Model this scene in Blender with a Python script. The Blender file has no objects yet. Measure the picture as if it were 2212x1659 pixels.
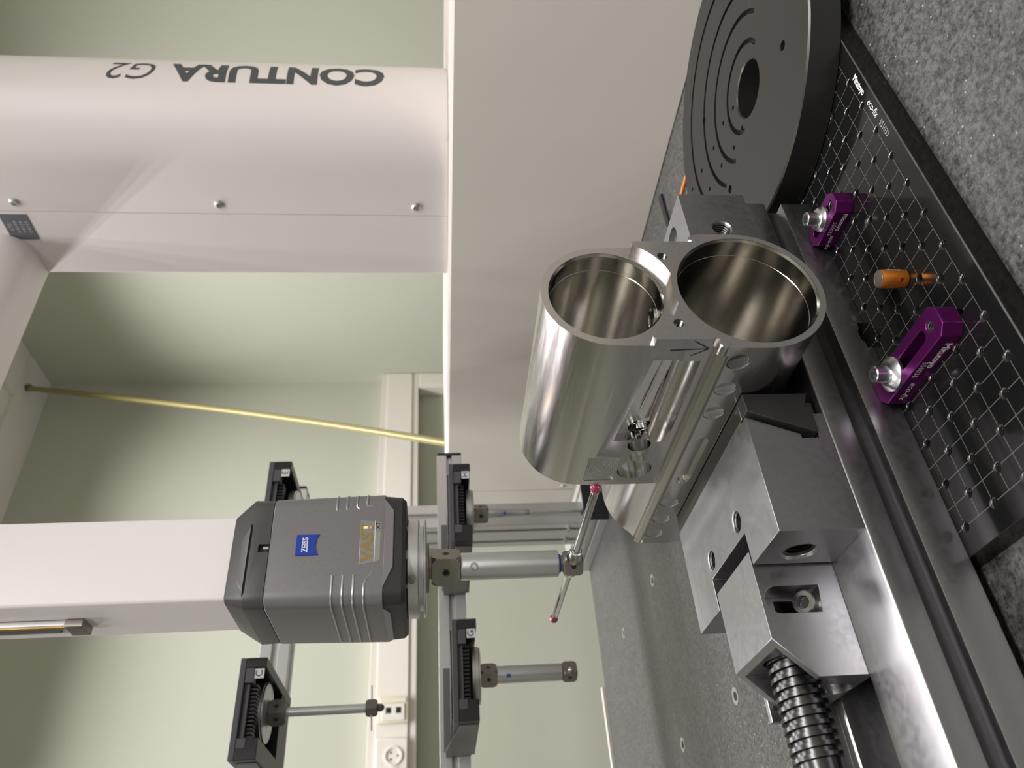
import bpy, bmesh, math, random
from mathutils import Vector, Matrix
random.seed(7)
S = 0.001            # all lengths below are in millimetres
R = math.radians
scn = bpy.context.scene
col = scn.collection

# ------------------------------------------------------------------ camera
F = 1663.0; PITCH = R(5.616); ROLL = R(-.594); YAW = R(53.04); CAM_Z = 280.0
def _cam_axes():
    cp, sp, cr, sr = math.cos(PITCH), math.sin(PITCH), math.cos(ROLL), math.sin(ROLL)
    cy, sy = math.cos(YAW), math.sin(YAW)
    right = Vector((sy, -cy, 0)); fwd_h = Vector((cy, sy, 0)); up = Vector((0, 0, 1))
    w = fwd_h*cp - up*sp
    v = -(fwd_h*sp + up*cp)               # down in the upright picture
    u = right
    return u*cr - v*sr, u*sr + v*cr, w
_u, _v, _w = _cam_axes()
cd = bpy.data.cameras.new('camera'); cam = bpy.data.objects.new('camera', cd); col.objects.link(cam)
# the phone was held sideways: picture x = world down, picture y = world left
_x = _v; _y = _u; _z = -_w                # picture right, picture up, backwards
cam.matrix_world = Matrix(((_x.x, _y.x, _z.x, 0), (_x.y, _y.y, _z.y, 0), (_x.z, _y.z, _z.z, CAM_Z*S), (0, 0, 0, 1)))
cd.sensor_fit = 'HORIZONTAL'; cd.sensor_width = 36; cd.lens = F/2212*36
cd.clip_start = .01; cd.clip_end = 50
cd.dof.use_dof = True; cd.dof.focus_distance = .5; cd.dof.aperture_fstop = 13
scn.camera = cam

# ------------------------------------------------------------------ world, exposure
scn.view_settings.view_transform = 'Standard'; scn.view_settings.look = 'None'
scn.view_settings.gamma = 1; scn.view_settings.use_curve_mapping = False
scn.view_settings.exposure = 0.07
wd = bpy.data.worlds.new('room_air'); scn.world = wd; wd.use_nodes = True
wd.node_tree.nodes['Background'].inputs[0].default_value = (.9, .93, 1, 1)
wd.node_tree.nodes['Background'].inputs[1].default_value = .02
# ceiling luminaires with louvres: x, y, length along x, length along y, watts, spread in degrees
LIGHTS = [
    (200, -1250, 1500, 280, 60, 150), (420, 550, 1500, 280, 8, 120), (330, 1700, 1400, 280, 27, 142), (-1300, 500, 280, 1500, 9, 120), (1350, 1750, 280, 900, 10, 120),
]

# ------------------------------------------------------------------ mesh helpers
class MB:
    def __init__(s): s.V = []; s.F = []
    def add(s, vs, fs):
        n = len(s.V); s.V += [tuple(v) for v in vs]; s.F += [tuple(i+n for i in f) for f in fs]; return s
    def box(s, x0, x1, y0, y1, z0, z1):
        return s.add([(x0,y0,z0),(x1,y0,z0),(x1,y1,z0),(x0,y1,z0),(x0,y0,z1),(x1,y0,z1),(x1,y1,z1),(x0,y1,z1)],
                     [(0,3,2,1),(4,5,6,7),(0,1,5,4),(1,2,6,5),(2,3,7,6),(3,0,4,7)])
    def prism(s, pts, axis, a0, a1, pts2=None):
        n = len(pts); pts2 = pts2 or pts
        def P(p, a): return {'x': (a, p[0], p[1]), 'y': (p[0], a, p[1]), 'z': (p[0], p[1], a)}[axis]
        return s.add([P(p, a0) for p in pts]+[P(p, a1) for p in pts2],
                     [tuple(range(n))[::-1], tuple(range(n, 2*n))]+[(i, (i+1) % n, n+(i+1) % n, n+i) for i in range(n)])
    def lathe(s, p0, d, prof, n=32, close=True):
        p0 = Vector(p0); d = Vector(d).normalized()
        a = d.orthogonal().normalized(); b = d.cross(a)
        vs = []; fs = []
        for r, h in prof:
            for k in range(n):
                t = 2*math.pi*k/n; vs.append(p0+d*h+(a*math.cos(t)+b*math.sin(t))*r)
        for j in range(len(prof)-1):
            for k in range(n):
                k2 = (k+1) % n; fs.append((j*n+k, j*n+k2, (j+1)*n+k2, (j+1)*n+k))
        if close:
            fs.append(tuple(range(n))[::-1]); m = (len(prof)-1)*n; fs.append(tuple(range(m, m+n)))
        return s.add(vs, fs)
    def cyl(s, p0, p1, r, r1=None, n=32):
        d = Vector(p1)-Vector(p0)
        return s.lathe(p0, d, [(r, 0), (r if r1 is None else r1, d.length)], n)
    def sphere(s, c, r, n=24):
        prof = [(max(r*math.sin(math.pi*j/14), 1e-4), -r*math.cos(math.pi*j/14)) for j in range(15)]
        return s.lathe(c, (0, 0, 1), prof, n)
    def tube(s, path, r, n=12, cap=True):
        P = [Vector(p) for p in path]; m = len(P); vs = []; fs = []
        up = None
        for i in range(m):
            t = (P[min(i+1, m-1)]-P[max(i-1, 0)]).normalized()
            if up is None: up = t.orthogonal().normalized()
            up = (up-t*up.dot(t)).normalized(); b = t.cross(up)
            for k in range(n):
                a = 2*math.pi*k/n; vs.append(P[i]+(up*math.cos(a)+b*math.sin(a))*r)
        for i in range(m-1):
            for k in range(n):
                k2 = (k+1) % n; fs.append((i*n+k, i*n+k2, (i+1)*n+k2, (i+1)*n+k))
        if cap: fs += [tuple(range(n))[::-1], tuple(range((m-1)*n, m*n))]
        return s.add(vs, fs)
    def xform(s, fn): s.V = [tuple(fn(Vector(v))) for v in s.V]; return s

def mesh_of(name, mb, origin=(0, 0, 0), angle=32):
    me = bpy.data.meshes.new(name); o = Vector(origin)
    me.from_pydata([((v[0]-o.x)*S, (v[1]-o.y)*S, (v[2]-o.z)*S) for v in mb.V], [], mb.F)
    bm = bmesh.new(); bm.from_mesh(me); bmesh.ops.recalc_face_normals(bm, faces=bm.faces); bm.to_mesh(me); bm.free()
    if angle is not None: me.shade_smooth(); me.set_sharp_from_angle(angle=R(angle))
    return me

def tag(o, label=None, cat=None, group=None, kind=None):
    if label: o['label'] = label
    if cat: o['category'] = cat
    if group: o['group'] = group
    if kind: o['kind'] = kind
    return o

ORG = {}
def thing(name, label, cat, loc, group=None):
    o = bpy.data.objects.new(name, None); o.empty_display_size = .02; col.objects.link(o)
    o.location = Vector(loc)*S; ORG[o.name] = Vector(loc)
    return tag(o, label, cat, group)

def org(p):
    while p is not None and p.name not in ORG: p = p.parent
    return ORG[p.name] if p is not None else Vector((0, 0, 0))

def obj(name, mb, m, parent=None, bevel=0, angle=32, label=None, seg=2):
    """one mesh object; vertices are given in world millimetres"""
    me = mesh_of(name, mb, org(parent), angle); me.materials.append(m)
    o = bpy.data.objects.new(name, me); col.objects.link(o); o.parent = parent
    if bevel: add_bevel(o, bevel, seg)
    if label: o['label'] = label
    return o

def solo(name, mb, m, label, cat, loc, group=None, bevel=0, angle=32):
    me = mesh_of(name, mb, loc, angle); me.materials.append(m)
    o = bpy.data.objects.new(name, me); col.objects.link(o); o.location = Vector(loc)*S; ORG[o.name] = Vector(loc)
    if bevel: add_bevel(o, bevel)
    return tag(o, label, cat, group)

def struct(name, mb, m, bevel=0, parent=None):
    o = obj(name, mb, m, parent, bevel)
    if parent is None: o['kind'] = 'structure'
    return o

def add_bevel(o, w, seg=2):
    b = o.modifiers.new('bevel', 'BEVEL'); b.width = w*S; b.segments = seg; b.limit_method = 'ANGLE'; b.angle_limit = R(38)
    b.harden_normals = False

def cut(o, cutters, op='DIFFERENCE', bevel=0, angle=32):
    """apply boolean cutters (MB in world mm) to o, then drop them"""
    tmp = []
    for c in cutters:
        me = mesh_of('cutter', c, org(o), None)
        t = bpy.data.objects.new('cutter', me); col.objects.link(t); t.parent = o.parent if o.name not in ORG else o
        if o.name in ORG: t.parent = None; t.location = o.location
        tmp.append(t)
        m = o.modifiers.new('bool', 'BOOLEAN'); m.operation = op; m.object = t; m.solver = 'EXACT'
    bpy.context.view_layer.update()
    dg = bpy.context.evaluated_depsgraph_get()
    me = bpy.data.meshes.new_from_object(o.evaluated_get(dg))
    o.modifiers.clear(); mats = list(o.data.materials); old = o.data; o.data = me; me.name = old.name
    me.materials.clear()
    for k in mats: me.materials.append(k)
    bpy.data.meshes.remove(old)
    for t in tmp:
        d = t.data; bpy.data.objects.remove(t); bpy.data.meshes.remove(d)
    bm = bmesh.new(); bm.from_mesh(me); bmesh.ops.remove_doubles(bm, verts=bm.verts, dist=1e-6)
    for f in bm.faces: f.material_index = 0
    bm.to_mesh(me); bm.free()
    me.shade_smooth(); me.set_sharp_from_angle(angle=R(angle))
    if bevel: add_bevel(o, bevel)
    return o

def text(parent, s, size, P, right, up, m, bold=0, shear=0, name='lettering', off=.08, wrap=None, align='CENTER', sx=1, label=None):
    cu = bpy.data.curves.new('text', 'FONT'); cu.body = s; cu.size = size; cu.offset = bold; cu.shear = shear
    cu.align_x = align; cu.align_y = 'CENTER'; cu.resolution_u = 3
    t = bpy.data.objects.new('text', cu); col.objects.link(t); bpy.context.view_layer.update()
    dg = bpy.context.evaluated_depsgraph_get(); me = bpy.data.meshes.new_from_object(t.evaluated_get(dg))
    bpy.data.objects.remove(t); bpy.data.curves.remove(cu)
    bm = bmesh.new(); bm.from_mesh(me)
    if wrap:
        ys = [v.co.y for v in bm.verts]; y0, y1 = min(ys), max(ys)
        for k in range(1, 8):
            bmesh.ops.bisect_plane(bm, geom=bm.verts[:]+bm.edges[:]+bm.faces[:], plane_co=(0, y0+(y1-y0)*k/8, 0), plane_no=(0, 1, 0))
    P = Vector(P); right = Vector(right).normalized(); up = Vector(up).normalized(); nrm = right.cross(up)
    o_ = org(parent)
    for v in bm.verts:
        x, y = v.co.x*sx, v.co.y
        w = wrap(x, y) if wrap else P+right*x+up*y+nrm*off
        v.co = (Vector(w)-o_)*S
    bm.to_mesh(me); bm.free(); me.materials.clear(); me.materials.append(m)
    o = bpy.data.objects.new(name, me); col.objects.link(o); o.parent = parent; me.name = name
    if label: o['label'] = label
    return o

def share(o, parent, dx):
    """copy of a part with shared mesh, moved by dx mm"""
    c = o.copy(); col.objects.link(c); c.parent = parent; c.location = Vector(o.location)+Vector(dx)*S
    return c

def rrect(x0, x1, y0, y1, r, n=6):
    """rounded rectangle; r = radius or four radii (x0y0, x1y0, x1y1, x0y1)"""
    if not isinstance(r, (tuple, list)): r = (r,)*4
    out = []
    for (cx, cy, a0, rr) in ((x0, y0, 180, r[0]), (x1, y0, 270, r[1]), (x1, y1, 0, r[2]), (x0, y1, 90, r[3])):
        sx = 1 if cx == x0 else -1; sy = 1 if cy == y0 else -1
        for k in range(n+1):
            a = R(a0+90*k/n); out.append((cx+sx*rr+rr*math.cos(a), cy+sy*rr+rr*math.sin(a)))
    return out
def circle(cx, cy, r, n=48, a0=0): return [(cx+r*math.cos(2*math.pi*k/n+a0), cy+r*math.sin(2*math.pi*k/n+a0)) for k in range(n)]

# ------------------------------------------------------------------ materials
def mat(name, c, rough=.5, metal=0, noise=None, bump=None, rnoise=None, spec=None, stretch=(1, 1, 1), coat=0, trans=0, emit=None):
    m = bpy.data.materials.new(name); m.use_nodes = True; nt = m.node_tree; b = nt.nodes['Principled BSDF']
    b.inputs['Base Color'].default_value = (*c, 1); b.inputs['Roughness'].default_value = rough; b.inputs['Metallic'].default_value = metal
    if spec is not None: b.inputs['Specular IOR Level'].default_value = spec
    if coat: b.inputs['Coat Weight'].default_value = coat
    if trans: b.inputs['Transmission Weight'].default_value = trans
    if emit: b.inputs['Emission Color'].default_value = (*emit[0], 1); b.inputs['Emission Strength'].default_value = emit[1]
    if noise or bump or rnoise:
        tc = nt.nodes.new('ShaderNodeTexCoord'); mp = nt.nodes.new('ShaderNodeMapping')
        mp.inputs['Scale'].default_value = stretch; nt.links.new(tc.outputs['Object'], mp.inputs['Vector'])
    def nz(scale, detail=4):
        n = nt.nodes.new('ShaderNodeTexNoise'); n.inputs['Scale'].default_value = scale; n.inputs['Detail'].default_value = detail
        nt.links.new(mp.outputs['Vector'], n.inputs['Vector']); return n
    if noise:
        n = nz(noise[0]); mx = nt.nodes.new('ShaderNodeMix'); mx.data_type = 'RGBA'
        mx.inputs['A'].default_value = (*[v*(1-noise[1]) for v in c], 1); mx.inputs['B'].default_value = (*[min(v*(1+noise[1]), 1) for v in c], 1)
        nt.links.new(n.outputs['Fac'], mx.inputs['Factor']); nt.links.new(mx.outputs['Result'], b.inputs['Base Color'])
    if rnoise:
        n = nz(rnoise[0]); mr = nt.nodes.new('ShaderNodeMapRange'); mr.inputs['From Min'].default_value = .3; mr.inputs['From Max'].default_value = .7
        mr.inputs['To Min'].default_value = rough-rnoise[1]; mr.inputs['To Max'].default_value = rough+rnoise[1]
        nt.links.new(n.outputs['Fac'], mr.inputs['Value']); nt.links.new(mr.outputs['Result'], b.inputs['Roughness'])
    if bump:
        n = nz(bump[0], 3); bp = nt.nodes.new('ShaderNodeBump'); bp.inputs['Strength'].default_value = bump[1]; bp.inputs['Distance'].default_value = bump[2]*S
        nt.links.new(n.outputs['Fac'], bp.inputs['Height']); nt.links.new(bp.outputs['Normal'], b.inputs['Normal'])
    return m

def granite_mat():
    m = mat('granite', (.05, .05, .05), .3); nt = m.node_tree; b = nt.nodes['Principled BSDF']
    tc = nt.nodes.new('ShaderNodeTexCoord')
    def nz(scale, detail):
        n = nt.nodes.new('ShaderNodeTexNoise'); n.inputs['Scale'].default_value = scale; n.inputs['Detail'].default_value = detail
        n.inputs['Roughness'].default_value = .7
        nt.links.new(tc.outputs['Object'], n.inputs['Vector']); return n
    n = nz(330, 7); cr = nt.nodes.new('ShaderNodeValToRGB'); e = cr.color_ramp.elements
    e[0].position = .38; e[0].color = (.030, .030, .029, 1); e[1].position = .62; e[1].color = (.125, .126, .12, 1)
    nt.links.new(n.outputs['Fac'], cr.inputs['Fac'])
    v = nt.nodes.new('ShaderNodeTexVoronoi'); v.inputs['Scale'].default_value = 190; nt.links.new(tc.outputs['Object'], v.inputs['Vector'])
    n2 = nz(60, 2)
    sp = nt.nodes.new('ShaderNodeMapRange'); sp.inputs['From Min'].default_value = .16; sp.inputs['From Max'].default_value = .05
    nt.links.new(v.outputs['Distance'], sp.inputs['Value'])
    th = nt.nodes.new('ShaderNodeMapRange'); th.inputs['From Min'].default_value = .5; th.inputs['From Max'].default_value = .58
    nt.links.new(v.outputs['Color'], th.inputs['Value'])
    ml = nt.nodes.new('ShaderNodeMath'); ml.operation = 'MULTIPLY'; nt.links.new(sp.outputs['Result'], ml.inputs[0]); nt.links.new(th.outputs['Result'], ml.inputs[1])
    mx = nt.nodes.new('ShaderNodeMix'); mx.data_type = 'RGBA'; mx.inputs['B'].default_value = (.42, .42, .36, 1)
    nt.links.new(ml.outputs['Value'], mx.inputs['Factor']); nt.links.new(cr.outputs['Color'], mx.inputs['A'])
    nt.links.new(mx.outputs['Result'], b.inputs['Base Color'])
    mr = nt.nodes.new('ShaderNodeMapRange'); mr.inputs['To Min'].default_value = .26; mr.inputs['To Max'].default_value = .5
    nt.links.new(n.outputs['Fac'], mr.inputs['Value']); nt.links.new(mr.outputs['Result'], b.inputs['Roughness'])
    return m

def ring_mat():
    """flat milled pocket floor with concentric tool marks"""
    m = mat('milled_floor', (.6, .59, .57), .3, 1); nt = m.node_tree; b = nt.nodes['Principled BSDF']
    tc = nt.nodes.new('ShaderNodeTexCoord'); w = nt.nodes.new('ShaderNodeTexWave'); w.wave_type = 'RINGS'; w.rings_direction = 'SPHERICAL'
    mp = nt.nodes.new('ShaderNodeMapping'); mp.inputs['Location'].default_value = (0, 0, 0)
    nt.links.new(tc.outputs['Generated'], mp.inputs['Vector']); mp.inputs['Location'].default_value = (-.5, -.5, -.5)
    nt.links.new(mp.outputs['Vector'], w.inputs['Vector']); w.inputs['Scale'].default_value = 9; w.inputs['Distortion'].default_value = 1.0
    bp = nt.nodes.new('ShaderNodeBump'); bp.inputs['Strength'].default_value = .45; bp.inputs['Distance'].default_value = .0002
    nt.links.new(w.outputs['Fac'], bp.inputs['Height']); nt.links.new(bp.outputs['Normal'], b.inputs['Normal'])
    return m

M = {}
M['wall'] = mat('wall_paint', (.500, .518, .432), .85, bump=(500, .08, .3))
M['ceiling'] = mat('ceiling_paint', (.70, .68, .62), .9)
M['floor'] = mat('floor_vinyl', (.20, .20, .19), .5, noise=(30, .15))
M['white_paint'] = mat('warm_white_paint', (.75, .70, .68), .45, bump=(1500, .05, .1))
M['cover_paint'] = mat('beige_cover_paint', (.66, .625, .565), .5, bump=(1500, .05, .1))
M['ram_paint'] = mat('ram_white_paint', (.88, .83, .835), .4)
M['duct'] = mat('duct_plastic', (.74, .70, .64), .4)
M['cream'] = mat('cream_plastic', (.78, .74, .58), .4)
M['white_plastic'] = mat('white_plastic', (.80, .77, .70), .35)
M['granite'] = granite_mat()
M['steel'] = mat('ground_steel', (.385, .38, .39), .36, 1, noise=(25, .08), rnoise=(300, .04))
M['steel_edge'] = mat('bright_steel', (.72, .71, .69), .22, 1)
M['alu'] = mat('machined_aluminium', (.68, .65, .635), .21, 1, bump=(260, .08, .06), stretch=(6, .35, 6), rnoise=(120, .04))
M['alu_plain'] = mat('milled_aluminium', (.60, .585, .56), .23, 1)
M['bore'] = mat('turned_bore', (.60, .58, .54), .16, 1)
M['milled'] = ring_mat()
M['chrome'] = mat('polished_steel', (.70, .69, .68), .14, 1)
M['zinc'] = mat('zinc_plated_steel', (.62, .64, .64), .3, 1, noise=(150, .12))
M['silver'] = mat('anodised_silver', (.62, .61, .635), .36, 1)
M['extrusion'] = mat('extruded_aluminium', (.60, .595, .59), .42, .75)
M['dark_steel'] = mat('dark_steel', (.13, .125, .118), .34, 1)
M['spindle'] = mat('black_oxide_thread', (.075, .075, .075), .3, 1)
M['black_wedge'] = mat('black_wedge_steel', (.045, .045, .045), .42, .6, noise=(200, .25))
M['bronze'] = mat('bronze_grey_cube', (.30, .27, .245), .38, .9)
M['black_anod'] = mat('black_anodised', (.007, .007, .007), .10, 0, spec=.26, rnoise=(25, .03))
M['disc_black'] = mat('satin_black_disc', (.013, .0125, .012), .34, 0, spec=.58)
M['hole_dark'] = mat('threaded_hole_steel', (.13, .13, .125), .28, 1)
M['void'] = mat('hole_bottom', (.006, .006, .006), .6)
M['scribe'] = mat('scribed_line', (.17, .167, .14), .5)
M['worn_edge'] = mat('worn_black_edge', (.085, .085, .08), .4, .3, noise=(120, .95))
M['print_white'] = mat('white_print', (.72, .72, .70), .6)
M['print_dim'] = mat('grey_print', (.30, .30, .29), .6)
M['print_pale'] = mat('pale_engraving', (.62, .56, .60), .6)
M['purple'] = mat('purple_anodised', (.15, .013, .140), .3, .75, noise=(120, .12))
M['orange'] = mat('orange_anodised', (.78, .25, .035), .28, .8)
M['ruby'] = mat('ruby', (.24, .008, .055), .06, 0, spec=.9, coat=1)
M['head_grey'] = mat('metallic_grey_shell', (.235, .225, .235), .42, .45, noise=(900, .18), bump=(2500, .1, .05))
M['head_dark'] = mat('charcoal_shell', (.075, .069, .067), .42, .1, bump=(2500, .08, .05))
M['head_base'] = mat('black_shell', (.028, .028, .029), .45)
M['rib'] = mat('rib_grey', (.34, .325, .335), .33, .6)
M['blue'] = mat('logo_blue', (.012, .045, .36), .35)
M['gold'] = mat('gold_letter', (.52, .36, .14), .3, .9)
M['silver_badge'] = mat('badge_silver', (.55, .55, .55), .28, 1)
M['ink'] = mat('dark_grey_print', (.075, .080, .085), .5)
M['marker'] = mat('marker_ink', (.012, .012, .014), .5)
M['rack_black'] = mat('rack_black_plastic', (.014, .014, .018), .35)
M['rack_grey'] = mat('rack_dark_grey', (.085, .085, .095), .45)
M['rack_side'] = mat('rack_side_plate', (.16, .15, .14), .45, .3)
M['navy_glass'] = mat('smoked_cover', (.010, .012, .026), .15)
M['label_white'] = mat('white_label', (.75, .75, .75), .5)
M['plate_grey'] = mat('slate_label', (.115, .125, .145), .5)
M['hose'] = mat('clear_yellow_hose', (.33, .285, .10), .25, 0, trans=.25)
M['hose_dark'] = mat('hose_end', (.10, .08, .03), .4)
M['orange_cable'] = mat('orange_cable', (.62, .20, .05), .5)
M['lamp'] = mat('lamp_housing', (.7, .7, .7), .5)

# ------------------------------------------------------------------ the room
FLOOR = -850; CEIL = 1780; BX = 1905; BY = 2510; LX = -2300; NY = -2300
struct('floor', MB().box(LX-80, BX+80, NY-80, BY+80, FLOOR-60, FLOOR), M['floor'])
struct('ceiling', MB().box(LX-80, BX+80, NY-80, BY+80, CEIL, CEIL+60), M['ceiling'])
struct('wall_back', MB().box(LX-80, BX+80, BY, BY+80, FLOOR, CEIL), M['wall'])
struct('wall_right', MB().box(BX, BX+80, NY-80, BY, FLOOR, CEIL), M['wall'])
struct('wall_left', MB().box(LX-80, LX, NY-80, BY, FLOOR, CEIL), M['wall'])
struct('wall_front', MB().box(LX, BX, NY-80, NY, FLOOR, CEIL), M['wall'])
struct('trim_1', MB().box(LX, BX, BY-190, BY, CEIL-14, CEIL), M['white_paint'], 1)
struct('trim_2', MB().box(BX-190, BX, NY, BY-192, CEIL-14, CEIL), M['white_paint'], 1)

for i, (x, y, lx, ly, w, spr) in enumerate(LIGHTS):
    t = thing('ceiling_light', ['long ceiling light above the operator side of the machine', 'long ceiling light above the measuring table',
              'long ceiling light near the back wall', 'ceiling light over the left side of the room', 'ceiling light between the machine column and the right wall'][i], 'light', (x, y, CEIL-60), 'ceiling lights')
    mb = MB().box(x-lx/2-12, x+lx/2+12, y-ly/2-12, y+ly/2+12, CEIL-20, CEIL)
    for a in ((x-lx/2-12, x-lx/2, y-ly/2-12, y+ly/2+12), (x+lx/2, x+lx/2+12, y-ly/2-12, y+ly/2+12)): mb.box(a[0], a[1], a[2], a[3], CEIL-60, CEIL-20)
    for a in ((y-ly/2-12, y-ly/2), (y+ly/2, y+ly/2+12)): mb.box(x-lx/2, x+lx/2, a[0], a[1], CEIL-60, CEIL-20)
    obj('housing', mb, M['lamp'], t)
    # three tubes side by side in each fitting
    for k in (-1, 0, 1):
        ld = bpy.data.lights.new('tube_light', 'AREA'); ld.shape = 'RECTANGLE'
        if lx > ly: ld.size = lx*S; ld.size_y = 26*S; off = (0, k*ly*.32, 20)
        else: ld.size = 26*S; ld.size_y = ly*S; off = (k*lx*.32, 0, 20)
        ld.energy = w/3; ld.spread = R(spr); ld.color = (1, .953, .962)
        lo = bpy.data.objects.new('tube_light', ld); col.objects.link(lo); lo.parent = t; lo.location = Vector(off)*S

# cable duct on the back wall
t = thing('cable_duct', 'white cable duct running along the back wall', 'cable duct', (200, BY, 350))
obj('body', MB().box(-2280, BX-1, BY-56, BY-.5, 350, 493), M['duct'], t, 1.5)
obj('lid', MB().box(-2280, BX-3, BY-61, BY-55.5, 375, 470), M['white_plastic'], t, 1)
t = thing('corner_duct', 'short white duct dropping down in the room corner below the long duct', 'cable duct', (BX-40, BY-60, FLOOR))
obj('body', MB().box(BX-72, BX-1, BY-60, BY-1, FLOOR, 349), M['duct'], t, 1.5)
obj('lid', MB().box(BX-64, BX-8, BY-64, BY-59.5, FLOOR, 344), M['white_plastic'], t, 1)
# network and power sockets in the duct
y0 = BY-61
t = thing('network_socket', 'cream double network socket in the wall duct', 'socket', (622, y0, 419))
fr = obj('frame', MB().box(586, 660, y0-9, y0, 374, 464), M['cream'], t, 2)
obj('cover_plate', MB().box(592, 640, y0-13, y0-8.5, 384, 452), M['white_plastic'], t, 1.5)
obj('label_field', MB().box(643, 657, y0-11.5, y0-8.5, 380, 458), M['cream'], t, 1)
for zz in (402, 432):
    obj('port', MB().box(612, 629, y0-13.4, y0-12, zz-8, zz+8), M['void'], t)
t = thing('power_socket', 'white double power socket in the wall duct at the picture edge', 'socket', (486, y0, 419))
obj('frame', MB().box(395, 545, y0-9, y0, 374, 466), M['white_plastic'], t, 3)
for xx in (496, 440):
    ring = obj('socket_well', MB().lathe((xx, y0-9, 415), (0, -1, 0), [(26, 0), (26, 4), (21, 4), (20, -5+5.5), (.01, .5)], 36, False), M['white_plastic'], t)
    for (dx, dz) in ((-9, 7), (9, 7), (0, -13)):
        obj('pin_hole', MB().cyl((xx+dx, y0-10.6, 415+dz), (xx+dx, y0-9.2, 415+dz), 3, n=12), M['rack_grey'], ring)

# hose from the ceiling
P0, P1, P2 = Vector((1785, 2365, CEIL-10)), Vector((1500, 2125, 949)), Vector((1000, 1563, 250))
def bez(t):
    c = (P1-P0*.25-P2*.25)*2
    return P0*(1-t)**2+c*2*t*(1-t)+P2*t*t
t = thing('air_hose', 'yellowish clear hose hanging from the ceiling down behind the machine', 'hose', (1000, 1563, 250))
obj('hose_tube', MB().tube([bez(k/40) for k in range(41)], 9.5, 14), M['hose'], t)
obj('ceiling_collar', MB().lathe((1785, 2365, CEIL-30), (0, 0, 1), [(13, 0), (13, 22), (20, 24), (20, 30)], 24), M['hose_dark'], t)

# ------------------------------------------------------------------ granite table and guide cover
t = thing('granite_table', 'speckled dark grey granite measuring table with steel inserts', 'table', (200, 500, FLOOR))
tab = obj('slab', MB().box(-700, 1200, -600, 1340, -220, 0), M['granite'], t, 1.5)
obj('pedestal', MB().box(-500, 1000, -400, 1200, FLOOR, -220), M['rack_grey'], t)
ins = None
for x in (-13, 187, 387, 587):
    for y in (546, 746, 947, 1148):
        if (x, y) in ((587, 546), (387, 546)) or (x == 587 and y == 1148): continue
        r = obj('threaded_insert', MB().lathe((x, y, 0), (0, 0, 1), [(8, 0), (8, .3), (5, .3), (4.6, .12), (.01, .1)], 28, False), M['zinc'], t)
        obj('bore', MB().cyl((x, y, .05), (x, y, .2), 4.2, n=20), M['void'], r)
solo('rear_cover', MB().box(-700, 363, 1342, 1352, -120, 5), M['white_plastic'], 'narrow white cover strip along the back edge of the granite', 'cover', (0, 1347, -120), bevel=.5)

t = thing('guide_cover', 'beige sheet metal cover over the machine guide beside the granite table', 'machine cover', (780, 900, 0))
obj('panel', MB().prism([(768, .5), (768, 258), (771, 262.5), (1180, 262.5), (1180, .5)], 'y', -600, 1382.5), M['cover_paint'], t, .8)
obj('end_panel', MB().prism([(768, .5), (768, 258), (771, 262.5), (1180, 262.5), (1180, .5)], 'y', 1384, 1443), M['cover_paint'], t, .8)
for (y, z) in ((1369, 25), (1369, 240)):
    obj('screw', MB().lathe((768, y, z), (-1, 0, 0), [(4.5, 0), (4, 2), (2, 2.6), (.01, 2.6)], 16, False), M['zinc'], t)
solo('dark_mark', MB().prism(rrect(690, 745, 600, 609, 4.4), 'z', 0, 3), M['rack_black'], 'small dark elongated mark on the granite behind the vise', 'strip', (717, 604, 0), bevel=.5)  # thin dark shape added for an unidentified dark mark on the granite

solo('orange_cable', MB().tube([(681, 470, 2), (681.5, 500, 2), (681.4, 528, 2), (681, 541, 2), (679.6, 553, 2), (676.7, 564, 2), (672, 590, 2)], 1.9, 12), M['orange_cable'], 'short orange cable on the granite between the disc and the vise', 'cable', (681, 540, 0))

# ------------------------------------------------------------------ bridge column, beam
t = thing('measuring_bridge', 'white machine column with grey lettering and overhead beam', 'machine column', (860, 690, 262.5))
ZB = 262.5; ZT = 1500; RN = 80; CY = 605
nose = [(860-80*math.cos(R(a)), CY-80*math.sin(R(a))) for a in range(0, 181, 6)]
obj('shell', MB().prism(nose+[(940, 671.2), (780, 671.2)], 'z', ZB+.5, ZT), M['white_paint'], t, angle=25)
back = rrect(780, 940, 672.2, 779, (1, 1, 8, 6))
obj('side_panel', MB().prism(back, 'z', ZB+.5, ZT), M['white_paint'], t, angle=25)
obj('base_seal', MB().box(790, 930, 560, 765, ZB, ZB+.5), M['rack_grey'], t)
for z in (303, 548, 790, 1030):
    s_ = obj('screw', MB().lathe((780, 657, z), (-1, 0, 0), [(6.2, 0), (6, 1.2), (4.2, 3), (2.4, 3.3), (2.2, 1.6), (.01, 1.5)], 20, False), M['zinc'], t)
def colwrap(z0, phi0):
    def f(x, y):
        ph = R(phi0)-y/80; r = 80.15
        return (860-r*math.cos(ph), CY-r*math.sin(ph), z0+x)
    return f
text(t, 'CONTURA', 47, (0, 0, 0), (0, 0, 1), (0, 1, 0), M['ink'], bold=1.9, wrap=colwrap(461, 91), sx=1.07)
text(t, 'G2', 47, (0, 0, 0), (0, 0, 1), (0, 1, 0), M['ink'], bold=0, shear=.25, wrap=colwrap(626, 91), sx=.97)
bm_ = obj('beam', MB().prism(rrect(708, 779, 797, 1060, (34, 2, 10, 10), 10), 'x', -900, 782), M['white_paint'], t, angle=25)
lp = obj('rating_plate', MB().prism(rrect(676, 717, 784, 817, 1.5), 'x', 779.2, 780.4), M['plate_grey'], t)
for k, (z, s) in enumerate(((810, 'CTE'), (803, 'X 8.0 E-6'), (796, 'Y 8.0 E-6'), (789, 'Z 8.0 E-6'))):
    text(t, s, 5.2 if k else 6, (779.0, 696, z), (0, -1, 0), (0, 0, 1), M['print_pale'], off=.05)

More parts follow.
